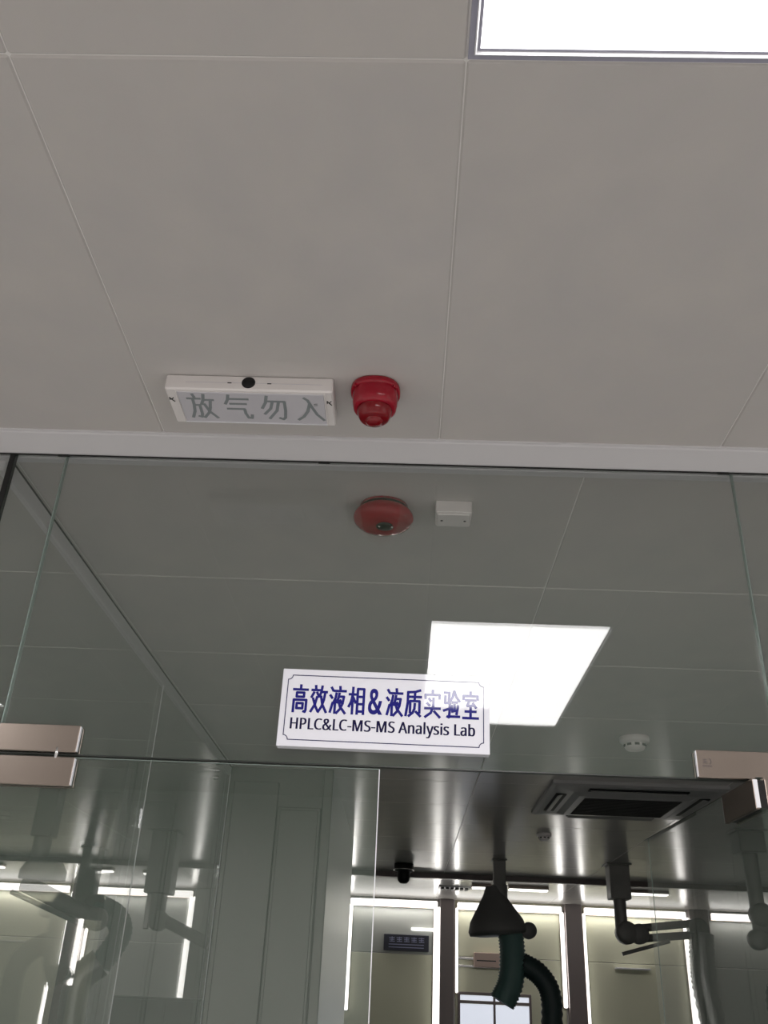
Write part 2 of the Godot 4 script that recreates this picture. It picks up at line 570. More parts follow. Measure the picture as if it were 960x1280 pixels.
func emblem(p: Node3D, at: Vector3) -> void:
	# a small engraved mark: strokes beside an arc over a line of tiny letters
	var st := begin()
	var T := Transform3D(Basis.IDENTITY, at + Vector3(-0.008, 0.012, 0.0003))
	var arc := []
	for k in 9:
		var a := deg_to_rad(-70 + 140.0 * k / 8)
		arc.append(Vector2(62 + 30 * cos(a), 32 + 30 * sin(a)))
	strokes(st, [arc, [Vector2(10, 12), Vector2(50, 12)], [Vector2(10, 30), Vector2(50, 30)], [Vector2(30, 12), Vector2(30, 50)], [Vector2(8, 50), Vector2(55, 50)]], T, 0.018, 0.018, 0.0013)
	for k in 7:
		var x := 4.0 + 14.0 * k
		strokes(st, [[Vector2(x, 72), Vector2(x, 88)], [Vector2(x, 80), Vector2(x + 7, 80)]], T, 0.018, 0.018, 0.0009)
	put(st, "emblem", M.engraving, p, "small engraved maker's mark")

# glass wall that divides the lab from the room beside it
func lab_partition() -> void:
	var top := EYE + CEIL
	var t := setting("trim_2")
	block("channel", Vector3(-0.945, top - 0.048, -4.87), Vector3(-0.928, top - 0.008, -1.735), M.white_paint, t, 0.002)
	block("dark_bead", Vector3(-0.936, top - 0.0085, -4.87), Vector3(-0.93, top - 0.0005, -1.745), M.gasket, t, 0.001)  # near-black bead between channel and ceiling
	block("fixing_rail", Vector3(-0.942, top - 0.009, -4.87), Vector3(-0.936, top + 0.001, -1.735), M.cladding, t, 0.0)
	var w := setting("window_5")
	pane("glass_pane", Vector3(-0.942, 0, -3.322), Vector3(-0.931, top - 0.03, -1.735), w)
	block("glass_edge", Vector3(-0.933, 0, -3.3245), Vector3(-0.9305, top - 0.045, -3.3215), M.frame_white, w, 0.0)
	w = setting("window_6")
	pane("glass_pane", Vector3(-0.942, 0, -4.86), Vector3(-0.931, top - 0.03, -3.325), w)
	block("glass_edge", Vector3(-0.932, 0, -4.868), Vector3(-0.929, top - 0.045, -4.863), M.frame_white, w, 0.0)
	for k in 3:  # three bright studs stand in for small glints on the glass
		var st := begin()
		lathe(st, [Vector2(0.0, 0.02), Vector2(0.009, 0.018), Vector2(0.011, 0.0), Vector2(0.011, -0.004)], 14, Transform3D(Basis(Vector3(0, 0, 1), -PI / 2), Vector3(-0.93, top - 0.072 - 0.036 * k, -4.48)))
		put(st, "glint_stud", M.steel_bright, w)

# =====================================================================  far wall with its lit bays
func rear_wall() -> void:
	var b := setting("trim_3")
	block("beam", Vector3(-6.1, EYE + CEIL - 0.045, BEAM_Z - 0.06), Vector3(6.1, EYE + CEIL + 0.005, BEAM_Z), M.dark_post, b, 0.004)
	var w := setting("wall_rear")
	block("plaster", Vector3(-6.2, 0, REAR_Z - 0.16), Vector3(6.2, EYE + CEIL + 0.1, REAR_Z - 0.04), M.wall, w, 0.0)
	# posts between the bays
	for x in [[-3.9, -3.66], [-2.44, -0.63], [0.43, 0.63], [1.875, 2.105], [3.3, 3.56]]:
		block("post", Vector3(x[0] + 0.02, 0, REAR_Z - 0.06), Vector3(x[1] - 0.02, EYE + CEIL + 0.01, REAR_Z + 0.09), M.dark_post if x[1] - x[0] < 0.5 else M.cladding, w, 0.006)
	# bays: x from, x to, material of the infill
	var bays := [[-5.3, -3.9, "pale_olive"], [-3.66, -2.44, "grey_bay"], [-0.63, 0.43, "olive"], [0.63, 1.875, "olive"], [2.105, 3.3, "olive"], [3.56, 5.2, "grey_bay"]]
	for i in bays.size():
		var a = bays[i]
		block("bay_panel", Vector3(a[0], EYE - 0.65, REAR_Z - 0.05), Vector3(a[1], EYE + 0.47, REAR_Z - 0.02), M[a[2]], w, 0.004)
		block("bay_panel", Vector3(a[0], EYE + 0.478, REAR_Z - 0.05), Vector3(a[1], EYE + CEIL, REAR_Z - 0.022), M["grey_bay" if i == 2 else a[2]], w, 0.004)
	# strips of light: over each bay and down its sides
	var tops := [[-5.3, -3.93], [-3.66, -2.46], [-0.6, 0.42], [0.65, 1.86], [2.12, 3.29], [3.58, 5.1]]
	var place := ["the far bay with the green hose before it", "the far bay beside the tall green cabinet", "the far bay with the dark blue plate", "the far bay with the daylit window", "the far bay right of the brown post", "the far bay at the end of the wall"]
	for i in tops.size():
		strip(Vector2(tops[i][0], 1.0), Vector2(tops[i][1], 1.0), 0.075, "horizontal light strip over " + place[i], 0.14)
	var sides := [[-3.895, 0.98, 0.2, 0.028, 0, "thin", ""], [-3.655, 0.98, 0.2, 0.035, 1, "thin", ""], [-2.455, 0.98, -0.5, 0.085, 1, "broad", ""], [-0.612, 0.98, -0.12, 0.085, 2, "broad", ", shorter one"], [0.42, 0.98, -0.6, 0.085, 2, "broad", ", longer one"], [0.645, 0.98, 0.1, 0.03, 3, "thin", ", narrower one"], [1.862, 0.98, 0.0, 0.045, 3, "thin", ", next to brown post"], [2.118, 0.98, -0.6, 0.03, 4, "thin", ""], [3.295, 0.98, -0.6, 0.085, 4, "broad", ""]]
	for s in sides:
		strip(Vector2(s[0], s[1]), Vector2(s[0], s[2]), s[3], s[5] + " upright light strip beside " + place[s[4]] + s[6], 0.12 if s[5] == "broad" else 0.08)
	# window low in the fourth bay
	var win := setting("window_7")
	for k in 2:
		block("window_pane", Vector3(0.68 + 0.4 * k, EYE - 0.62, REAR_Z - 0.012), Vector3(1.055 + 0.4 * k, EYE + 0.0, REAR_Z - 0.008), M.daylight, win, 0.0)
		block("window_pane", Vector3(0.68 + 0.4 * k, EYE + 0.035, REAR_Z - 0.012), Vector3(1.055 + 0.4 * k, EYE + 0.085, REAR_Z - 0.008), M.daylight, win, 0.0)
	for x in [0.66, 1.055, 1.455]:
		block("window_frame", Vector3(x, EYE - 0.65, REAR_Z - 0.02), Vector3(x + 0.026, EYE + 0.11, REAR_Z + 0.012), M.dark_post, win, 0.003)
	for y in [-0.65, 0.003, 0.087]:
		block("window_frame", Vector3(0.66, EYE + y, REAR_Z - 0.02), Vector3(1.481, EYE + y + 0.03, REAR_Z + 0.01), M.dark_post, win, 0.003)

func strip(a: Vector2, b: Vector2, wide: float, label: String, energy: float) -> void:
	var mid := (a + b) * 0.5
	var t := thing("led_strip", label, "light strip", P(mid.x, mid.y, REAR_Z + (0.05 if absf(a.x - b.x) > absf(a.y - b.y) else 0.02)), "light strips round the far bays")
	var flat := absf(a.x - b.x) > absf(a.y - b.y)
	var len := a.distance_to(b)
	var s := Vector3(len, wide, 0.03) if flat else Vector3(wide, len, 0.03)
	var st := begin()
	box(st, Vector3(0, 0, 0), s, 0.01)
	put(st, "diffuser", M.led_strip, t)
	st = begin()
	box(st, Vector3(0, 0, -0.023), s + Vector3(0.01, 0.01, -0.012), 0.003)
	put(st, "backing_rail", M.steel, t)
	if flat:   # the strip over a bay shines down its panel
		area_light(t, Vector3(0, -wide * 0.5 - 0.002, 0), Vector2(s.x, 0.03), Vector3(0, -1, -0.5).normalized(), energy, Color(1.0, 0.985, 0.96))
	else:
		area_light(t, Vector3(0, 0, 0.017), Vector2(s.x, s.y), Vector3(0, 0, 1), energy, Color(1.0, 0.985, 0.96))

# =====================================================================  things at the front
const GLYPH := {
	"fang": [[27, 3, 31, 14], [5, 20, 50, 20], [24, 20, 23, 45, 18, 70, 5, 95], [24, 45, 43, 45, 42, 80, 38, 93, 28, 90], [66, 3, 60, 25, 50, 42], [60, 24, 96, 24], [86, 24, 78, 55, 68, 75, 48, 95], [60, 40, 72, 70, 96, 95]],
	"qi": [[25, 3, 20, 20, 8, 38], [22, 18, 92, 18], [25, 37, 82, 37], [12, 57, 72, 57, 73, 75, 80, 92, 92, 93, 95, 80]],
	"wu": [[28, 4, 20, 30, 5, 52], [22, 24, 88, 24, 87, 60, 82, 88, 74, 95, 62, 90], [45, 26, 35, 52, 10, 75], [67, 26, 56, 60, 25, 93]],
	"ru": [[34, 8, 46, 16, 58, 42, 74, 72, 97, 95], [52, 28, 42, 60, 25, 82, 5, 95]],
	"gao": [[50, 2, 50, 14], [6, 18, 94, 18], [28, 29, 72, 29, 72, 44, 28, 44, 28, 29], [12, 98, 12, 55, 88, 55, 88, 90, 84, 97, 74, 95], [32, 67, 68, 67, 68, 85, 32, 85, 32, 67]],
	"xiao": [[26, 2, 28, 12], [4, 18, 52, 18], [18, 26, 4, 44], [36, 26, 50, 42], [38, 42, 28, 68, 4, 95], [14, 48, 30, 75, 46, 92], [66, 3, 62, 22, 52, 42], [62, 24, 97, 24], [86, 24, 80, 52, 68, 76, 48, 96], [62, 40, 72, 68, 97, 96]],
	"ye": [[8, 6, 20, 18], [3, 34, 16, 44], [6, 94, 12, 80, 20, 60], [60, 2, 62, 12], [26, 18, 97, 18], [40, 26, 36, 42, 26, 58], [34, 46, 34, 97], [58, 26, 54, 42, 44, 60], [56, 38, 86, 38, 80, 62, 66, 82, 44, 97], [54, 54, 66, 74, 97, 97], [64, 50, 72, 60]],
	"xiang": [[3, 28, 46, 28], [25, 3, 25, 97], [24, 30, 16, 55, 3, 72], [27, 38, 44, 58], [54, 97, 54, 8, 92, 8, 92, 97], [54, 36, 92, 36], [54, 62, 92, 62], [54, 88, 92, 88]],
	"zhi": [[90, 4, 60, 10, 14, 12], [16, 12, 15, 50, 4, 95], [24, 28, 96, 28], [58, 12, 56, 42], [30, 84, 30, 43, 86, 43, 86, 84], [58, 52, 56, 70, 46, 84, 22, 96], [64, 80, 92, 96]],
	"shi_real": [[50, 2, 50, 12], [8, 32, 8, 18, 92, 18, 92, 32], [28, 32, 40, 40], [18, 48, 32, 56], [4, 66, 96, 66], [56, 30, 54, 60, 40, 82, 6, 97], [60, 76, 94, 97]],
	"yan": [[6, 8, 36, 8, 33, 45], [13, 20, 11, 45, 40, 45, 38, 80, 35, 95, 24, 92], [3, 72, 30, 66], [66, 2, 56, 24, 42, 38], [66, 2, 78, 22, 98, 38], [54, 42, 84, 42], [50, 54, 56, 76], [68, 50, 70, 74], [90, 52, 80, 84], [44, 92, 98, 92]],
	"shi_room": [[50, 2, 50, 12], [8, 30, 8, 17, 92, 17, 92, 30], [20, 32, 82, 32], [44, 32, 30, 52, 76, 50], [64, 42, 82, 58], [50, 54, 50, 94], [18, 72, 82, 72], [4, 95, 96, 95]],
}

func glyph(called: String) -> Array:
	var out := []
	for s in GLYPH[called]:
		var line := []
		for k in range(0, s.size(), 2):
			line.append(Vector2(s[k], s[k + 1]))
		out.append(line)
	return out

func words(text: String, bold: bool, m: Material, parent: Node3D, called: String, where: Vector3, width: float, cap: float) -> void:
	var f := SystemFont.new()
	f.font_names = PackedStringArray(["Droid Sans"])
	f.font_weight = 700 if bold else 400
	var t := TextMesh.new()
	t.text = text
	t.font = f
	t.font_size = 64
	t.pixel_size = 0.001
	t.depth = 0.0
	t.curve_step = 1.0
	t.horizontal_alignment = HORIZONTAL_ALIGNMENT_CENTER
	t.vertical_alignment = VERTICAL_ALIGNMENT_CENTER
	var bb := t.get_aabb()
	# a few shifted copies in one print thicken the strokes
	var heavy := SurfaceTool.new()
	for dx in ([0.0] if bold else [-1.7, -0.6, 0.6, 1.7]):
		heavy.append_from(t, 0, Transform3D(Basis.IDENTITY, Vector3(dx * 0.001, 0, 0)))
	var o := put_mesh(heavy.commit(), called, m, parent)
	o.scale = Vector3(width / bb.size.x, cap / bb.size.y, 1.0)
	o.position = where - Vector3(bb.get_center().x * o.scale.x, bb.get_center().y * o.scale.y, 0)

func door_sign() -> void:
	var W := 0.398
	var H := 0.149
	var D := 0.022
	var t := thing("room_sign", "white plate with blue Chinese and English laboratory name on the glass", "sign", P(-0.0435, 0.482, GLASS_Z + 0.0012))
	t.rotation = Vector3(deg_to_rad(0.64), 0, deg_to_rad(-0.35))
	var st := begin()
	box(st, Vector3(0, 0, D / 2), Vector3(W, H, D), 0.0008)
	put(st, "plate", M.acrylic, t)
	var z := D + 0.0003
	# thin border with scooped corners
	st = begin()
	var ix := W / 2 - 0.0115
	var iy := H / 2 - 0.0125
	var r := 0.0085
	var loop := []
	for c in [[1, 1, 270, 180], [1, -1, 180, 90], [-1, -1, 90, 0], [-1, 1, 360, 270]]:
		for k in 7:
			var a := deg_to_rad(lerpf(c[2], c[3], k / 6.0))
			if c[0] == 1 and c[1] == 1:
				a = deg_to_rad(lerpf(180, 270, k / 6.0))
			elif c[0] == 1 and c[1] == -1:
				a = deg_to_rad(lerpf(90, 180, k / 6.0))
			elif c[0] == -1 and c[1] == -1:
				a = deg_to_rad(lerpf(0, 90, k / 6.0))
			else:
				a = deg_to_rad(lerpf(270, 360, k / 6.0))
			loop.append(Vector2(c[0] * ix + r * cos(a), -(c[1] * iy + r * sin(a))))
	loop.append(loop[0])
	strokes(st, [loop], Transform3D(Basis.IDENTITY, Vector3(0, 0, z)), 100.0, 100.0, 0.0016)
	put(st, "border", M.ink_thin, t)
	st = begin()
	var names := ["gao", "xiao", "ye", "xiang", "", "ye", "zhi", "shi_real", "yan", "shi_room"]
	for k in names.size():
		if names[k] == "":
			continue
		st = begin()
		strokes(st, glyph(names[k]), Transform3D(Basis.IDENTITY, Vector3(-W / 2 + 0.0215 + 0.0361 * k, H / 2 - 0.0305, z)), 0.0315, 0.0545, 0.0049)
		put(st, "character", M.ink, t)
	words("&", true, M.ink, t, "character", Vector3(-W / 2 + 0.0215 + 0.0361 * 4 + 0.0155, H / 2 - 0.058, z), 0.0275, 0.05)
	words("HPLC&LC-MS-MS Analysis Lab", false, M.ink_thin, t, "lettering", Vector3(-W / 2 + 0.1965, H / 2 - 0.1085, z), 0.347, 0.030)

func gas_sign() -> void:
	var t := thing("gas_release_sign", "white box with grey Chinese gas warning letters fixed under the ceiling", "warning sign", P(-0.3275, CEIL, -1.423))
	var W := 0.329
	var D := 0.118
	var H := 0.0345
	var st := begin()
	box(st, Vector3(0, -H / 2, -D / 2), Vector3(W, H, D), 0.003)
	put(st, "housing", M.plastic, t)
	# split line and cable hole in the near side
	block("split_line", Vector3(-W / 2 + 0.04, -0.0182, -0.001), Vector3(W / 2 - 0.02, -0.0175, 0.0004), M.plastic_face, t, 0.0)
	for x in [-0.038, 0.04]:
		block("clip_slot", Vector3(x - 0.004, -0.019, -0.001), Vector3(x + 0.004, -0.0172, 0.0007), M.gasket, t, 0.0)
	st = begin()
	lathe(st, [Vector2(0.0, 0.0012), Vector2(0.0125, 0.0012), Vector2(0.0135, 0.0), Vector2(0.0135, -0.003)], 28, Transform3D(Basis(Vector3(1, 0, 0), PI / 2), Vector3(-0.001, -0.0165, 0)))
	put(st, "cable_hole", M.black, t)
	# recessed legend panel on the underside
	st = begin()
	box(st, Vector3(0.002, -H - 0.0004, -D / 2), Vector3(W - 0.04, 0.0022, D - 0.018), 0.001)
	put(st, "legend_panel", M.plastic_face, t)
	for s in [-1, 1]:
		block("panel_rim", Vector3(0.002 + s * (W / 2 - 0.018) - 0.0015, -H - 0.0028, -D + 0.007), Vector3(0.002 + s * (W / 2 - 0.018) + 0.0015, -H + 0.001, -0.006), M.plastic, t, 0.0006)
	block("panel_rim", Vector3(-W / 2 + 0.02, -H - 0.003, -D + 0.006), Vector3(W / 2 - 0.016, -H + 0.001, -D + 0.009), M.frame_white, t, 0.0006)
	st = begin()
	var names := ["fang", "qi", "wu", "ru"]
	var xs := [-0.128, -0.056, 0.018, 0.088]
	for k in 4:
		# local y of the writing runs towards the near edge
		st = begin()
		var at := Transform3D(Basis(Vector3(1, 0, 0), Vector3(0, 0, 1), Vector3(0, -1, 0)), Vector3(xs[k], -H - 0.0019, -0.0125))
		strokes(st, glyph(names[k]), at, 0.056, 0.086, 0.0064)
		put(st, "character", M.letter, t)
	# clips at the ends
	for s in [-1, 1]:
		st = begin()
		var at := Transform3D(Basis(Vector3(1, 0, 0), Vector3(0, 0, 1), Vector3(0, -1, 0)), Vector3(0.0 + s * (W / 2 - 0.008) - 0.005, -H - 0.0006, -0.028))
		strokes(st, [[Vector2(10, 10), Vector2(90, 90)], [Vector2(90, 10), Vector2(40, 50), Vector2(90, 95)], [Vector2(10, 10), Vector2(10, 60)]], at, 0.01, 0.016, 0.002)
		put(st, "end_clip", M.gasket, t)
	st = begin()
	strokes(st, [[Vector2(0, 20), Vector2(90, 10)], [Vector2(0, 80), Vector2(90, 70)]], Transform3D(Basis(Vector3(1, 0, 0), Vector3(0, 0, 1), Vector3(0, -1, 0)), Vector3(0.126, -H - 0.0021, -0.037)), 0.007, 0.008, 0.0018)
	put(st, "indicator", M.gasket, t)

func corridor_alarm() -> void:
	var t := thing("alarm_sounder", "glossy red stepped alarm sounder under the ceiling beside the warning box", "fire alarm", P(-0.081, CEIL, -1.458))
	var st := begin()
	lathe(st, [Vector2(0.0, 0.0), Vector2(0.047, 0.0), Vector2(0.049, -0.003), Vector2(0.049, -0.011), Vector2(0.047, -0.014), Vector2(0.03, -0.0145)], 48, Transform3D.IDENTITY, Vector2(1.0, 1.0), 2.4)
	put(st, "base", M.red, t)
	st = begin()
	lathe(st, [Vector2(0.045, -0.013), Vector2(0.0445, -0.034), Vector2(0.042, -0.046), Vector2(0.0385, -0.050), Vector2(0.034, -0.051)], 44, Transform3D.IDENTITY, Vector2(1.0, 1.0), 2.3)
	put(st, "body", M.red, t)
	st = begin()
	lathe(st, [Vector2(0.0345, -0.049), Vector2(0.0335, -0.060), Vector2(0.029, -0.070), Vector2(0.025, -0.0735), Vector2(0.016, -0.0745)], 40)
	put(st, "lens", M.red_lens, t)
	st = begin()
	lathe(st, [Vector2(0.0175, -0.073), Vector2(0.016, -0.079), Vector2(0.010, -0.083), Vector2(0.0, -0.084)], 28)
	put(st, "lens_tip", M.red_lens, t)
	for s in [-1, 1]:
		st = begin()
		box(st, Vector3(s * 0.0385, -0.0155, 0.033), Vector3(0.004, 0.006, 0.006), 0.001, Basis(Vector3.UP, -s * 0.6))
		put(st, "latch", M.red, t)

func lab_alarm() -> void:
	var t := thing("alarm_dome", "dark red domed alarm under the lab ceiling behind the glass", "fire alarm", P(-0.072, CEIL, -1.945))
	var st := begin()
	lathe(st, [Vector2(0.0, 0.0), Vector2(0.06, 0.0), Vector2(0.06, -0.006)], 40)
	put(st, "base", M.red, t)
	st = begin()
	var prof := []
	for k in 13:
		var a := lerpf(0.35, PI, k / 12.0)
		prof.append(Vector2(0.074 * pow(maxf(sin(a), 0.0), 0.7), -0.03 + 0.029 * cos(a)))
	lathe(st, prof, 44)
	put(st, "dome", M.red, t)
	st = begin()
	lathe(st, [Vector2(0.02, -0.05), Vector2(0.021, -0.0595), Vector2(0.014, -0.0625), Vector2(0.0, -0.0625)], 24, Transform3D(Basis.IDENTITY, Vector3(0.004, 0.0, 0.012)))
	put(st, "sounder_port", M.black, t)
	for s in [[-0.008, 0.017], [0.022, 0.014]]:
		st = begin()
		lathe(st, [Vector2(0.0, -0.0575), Vector2(0.003, -0.0575), Vector2(0.003, -0.0625), Vector2(0.0, -0.064)], 12, Transform3D(Basis.IDENTITY, Vector3(s[0], 0, s[1])))
		put(st, "screw", M.steel_bright, t)

func junction_box() -> void:
	var t := thing("junction_box", "small white box under the lab ceiling beside the red dome", "junction box", P(0.098, CEIL, -1.9))
	block("housing", Vector3(-0.0435, -0.032, -0.07), Vector3(0.0435, 0.0, 0.0), M.plastic, t, 0.002)
	block("cover", Vector3(-0.04, -0.037, -0.066), Vector3(0.04, -0.0318, -0.004), M.plastic, t, 0.002)
	for s in [-1, 1]:
		var st := begin()
		lathe(st, [Vector2(0.003, -0.036), Vector2(0.003, -0.0378), Vector2(0.0, -0.0378)], 12, Transform3D(Basis.IDENTITY, Vector3(s * 0.028, 0, -0.035)))
		put(st, "screw", M.grille, t)

func smoke_detectors() -> void:
	var spots := [[1.007, -4.0, 1.25, "white smoke detector under the lab ceiling in front of the air conditioner"], [0.978, -6.62, 1.0, "small smoke detector on the dark ceiling behind the air conditioner"]]
	for s in spots:
		var t := thing("smoke_detector", s[3], "smoke detector", P(s[0], CEIL, s[1]), "smoke detectors in the lab")
		var k: float = s[2]
		var st := begin()
		lathe(st, [Vector2(0.0, 0.0), Vector2(0.052 * k, 0.0), Vector2(0.052 * k, -0.014 * k), Vector2(0.046 * k, -0.02 * k), Vector2(0.036 * k, -0.022 * k)], 32)
		put(st, "base", M.plastic, t)
		st = begin()
		lathe(st, [Vector2(0.036 * k, -0.021 * k), Vector2(0.036 * k, -0.034 * k), Vector2(0.03 * k, -0.043 * k), Vector2(0.014 * k, -0.047 * k), Vector2(0.0, -0.047 * k)], 32)
		put(st, "sensor_head", M.plastic, t)
		for n in 8:
			st = begin()
			var a := TAU * n / 8
			box(st, Vector3(cos(a) * 0.0362 * k, -0.029 * k, sin(a) * 0.0362 * k), Vector3(0.003, 0.008, 0.016) * k, 0.0, Basis(Vector3.UP, -a))
			put(st, "vent_slot", M.grille, t)

func air_conditioner() -> void:
	var x0 := 0.785
	var x1 := 1.715
	var z0 := -5.79
	var z1 := -4.90
	var t := thing("air_conditioner", "square ceiling cassette air conditioner with dark central grille", "air conditioner", P((x0 + x1) / 2, CEIL, (z0 + z1) / 2))
	var hx := (x1 - x0) / 2
	var hz := (z1 - z0) / 2
	# body: a shallow frame that steps in twice
	var st := begin()
	var steps := [[0.0, 0.0], [0.0, -0.016], [0.018, -0.026], [0.07, -0.03], [0.13, -0.034], [0.165, -0.048], [0.2, -0.05]]
	for i in steps.size() - 1:
		var a: Array = steps[i]
		var b: Array = steps[i + 1]
		for s in [-1, 1]:
			face(st, [Vector3(-hx + a[0], a[1], s * (hz - a[0])), Vector3(hx - a[0], a[1], s * (hz - a[0])), Vector3(hx - b[0], b[1], s * (hz - b[0])), Vector3(-hx + b[0], b[1], s * (hz - b[0]))], Vector3(0, 0.3, 0))
			face(st, [Vector3(s * (hx - a[0]), a[1], -hz + a[0]), Vector3(s * (hx - a[0]), a[1], hz - a[0]), Vector3(s * (hx - b[0]), b[1], hz - b[0]), Vector3(s * (hx - b[0]), b[1], -hz + b[0])], Vector3(0, 0.3, 0))
	put(st, "face_frame", M.ac, t)
	# intake grille of slats
	block("grille_backing", Vector3(-hx + 0.195, -0.046, -hz + 0.195), Vector3(hx - 0.195, -0.03, hz - 0.195), M.black, t, 0.0)
	var n := 15
	var gz := hz - 0.205
	for k in n:
		var z := lerpf(-gz, gz, (k + 0.5) / n)
		st = begin()
		box(st, Vector3(0, -0.0495, z), Vector3(2 * hx - 0.4, 0.004, 0.016), 0.001, Basis(Vector3(1, 0, 0), 0.35))
		put(st, "grille_slat", M.grille, t)
	# outlet slots with louvres on the four sides
	for side in 4:
		var turn := Basis(Vector3.UP, side * PI / 2)
		var reach := (hz if side % 2 == 0 else hx) - 0.075
		var half := (hx if side % 2 == 0 else hz) - 0.2
		st = begin()
		box(st, turn * Vector3(0, -0.0315, reach), Vector3(2 * half, 0.006, 0.06), 0.002, turn)
		put(st, "outlet_slot", M.black, t)
		st = begin()
		box(st, turn * Vector3(0, -0.0365, reach + 0.004), Vector3(2 * half - 0.02, 0.005, 0.038), 0.002, turn * Basis(Vector3(1, 0, 0), 0.35))
		put(st, "louvre", M.ac, t)

func dome_camera() -> void:
	var t := thing("dome_camera", "small black dome camera hanging from the ceiling near the beam", "camera", P(0.01, CEIL, -8.5))
	var st := begin()
	lathe(st, [Vector2(0.0, 0.0), Vector2(0.085, 0.0), Vector2(0.085, -0.05), Vector2(0.07, -0.065), Vector2(0.04, -0.068)], 28)
	put(st, "housing", M.black, t)
	st = begin()
	lathe(st, [Vector2(0.055, -0.06), Vector2(0.058, -0.1), Vector2(0.05, -0.14), Vector2(0.03, -0.16), Vector2(0.0, -0.165)], 28)
	put(st, "dome", M.black, t)
	st = begin()
	lathe(st, [Vector2(0.09, -0.047), Vector2(0.092, -0.053), Vector2(0.084, -0.055)], 28)
	put(st, "trim_ring", M.steel_bright, t)

# =====================================================================  fume extraction arms in the lab
func arm(label: String, x: float, z: float, wide: float, drop: float, tube_wide: float, low: float) -> Node3D:
	var t := thing("extraction_arm", label, "extraction arm", P(x, CEIL, z), "fume extraction arms under the lab ceiling")
	block("ceiling_plate", Vector3(-wide * 0.62, -0.012, -wide * 0.62), Vector3(wide * 0.62, 0, wide * 0.62), M.arm_grey, t, 0.003)
	block("column", Vector3(-wide / 2, -drop, -wide / 2), Vector3(wide / 2, -0.01, wide / 2), M.arm_grey, t, 0.006)
	var st := begin()
	tube(st, [Vector3(0, -drop + 0.01, 0), Vector3(0, -low, 0)], [tube_wide / 2, tube_wide / 2], 18)
	put(st, "riser", M.arm_grey, t)
	return t

func joint(t: Node3D, at: Vector3, r: float, m: Material, called := "joint") -> void:
	var st := begin()
	lathe(st, [Vector2(0, r * 0.8), Vector2(r * 0.7, r * 0.75), Vector2(r, r * 0.5), Vector2(r, -r * 0.5), Vector2(r * 0.7, -r * 0.75), Vector2(0, -r * 0.8)], 20, Transform3D(Basis(Vector3(1, 0, 0), PI / 2), at))
	put(st, called, m, t)

func bar(t: Node3D, pts: Array, r: float, m: Material, called: String) -> void:
	var st := begin()
	var radii := []
	for p in pts:
		radii.append(r)
	tube(st, pts, radii, 14)
	put(st, called, m, t)

func flexible(t: Node3D, pts: Array, r: float, m: Material, called := "flexible_hose", pitch := 0.03) -> void:
	var st := begin()
	hose(st, pts, r, pitch)
	put(st, called, m, t)

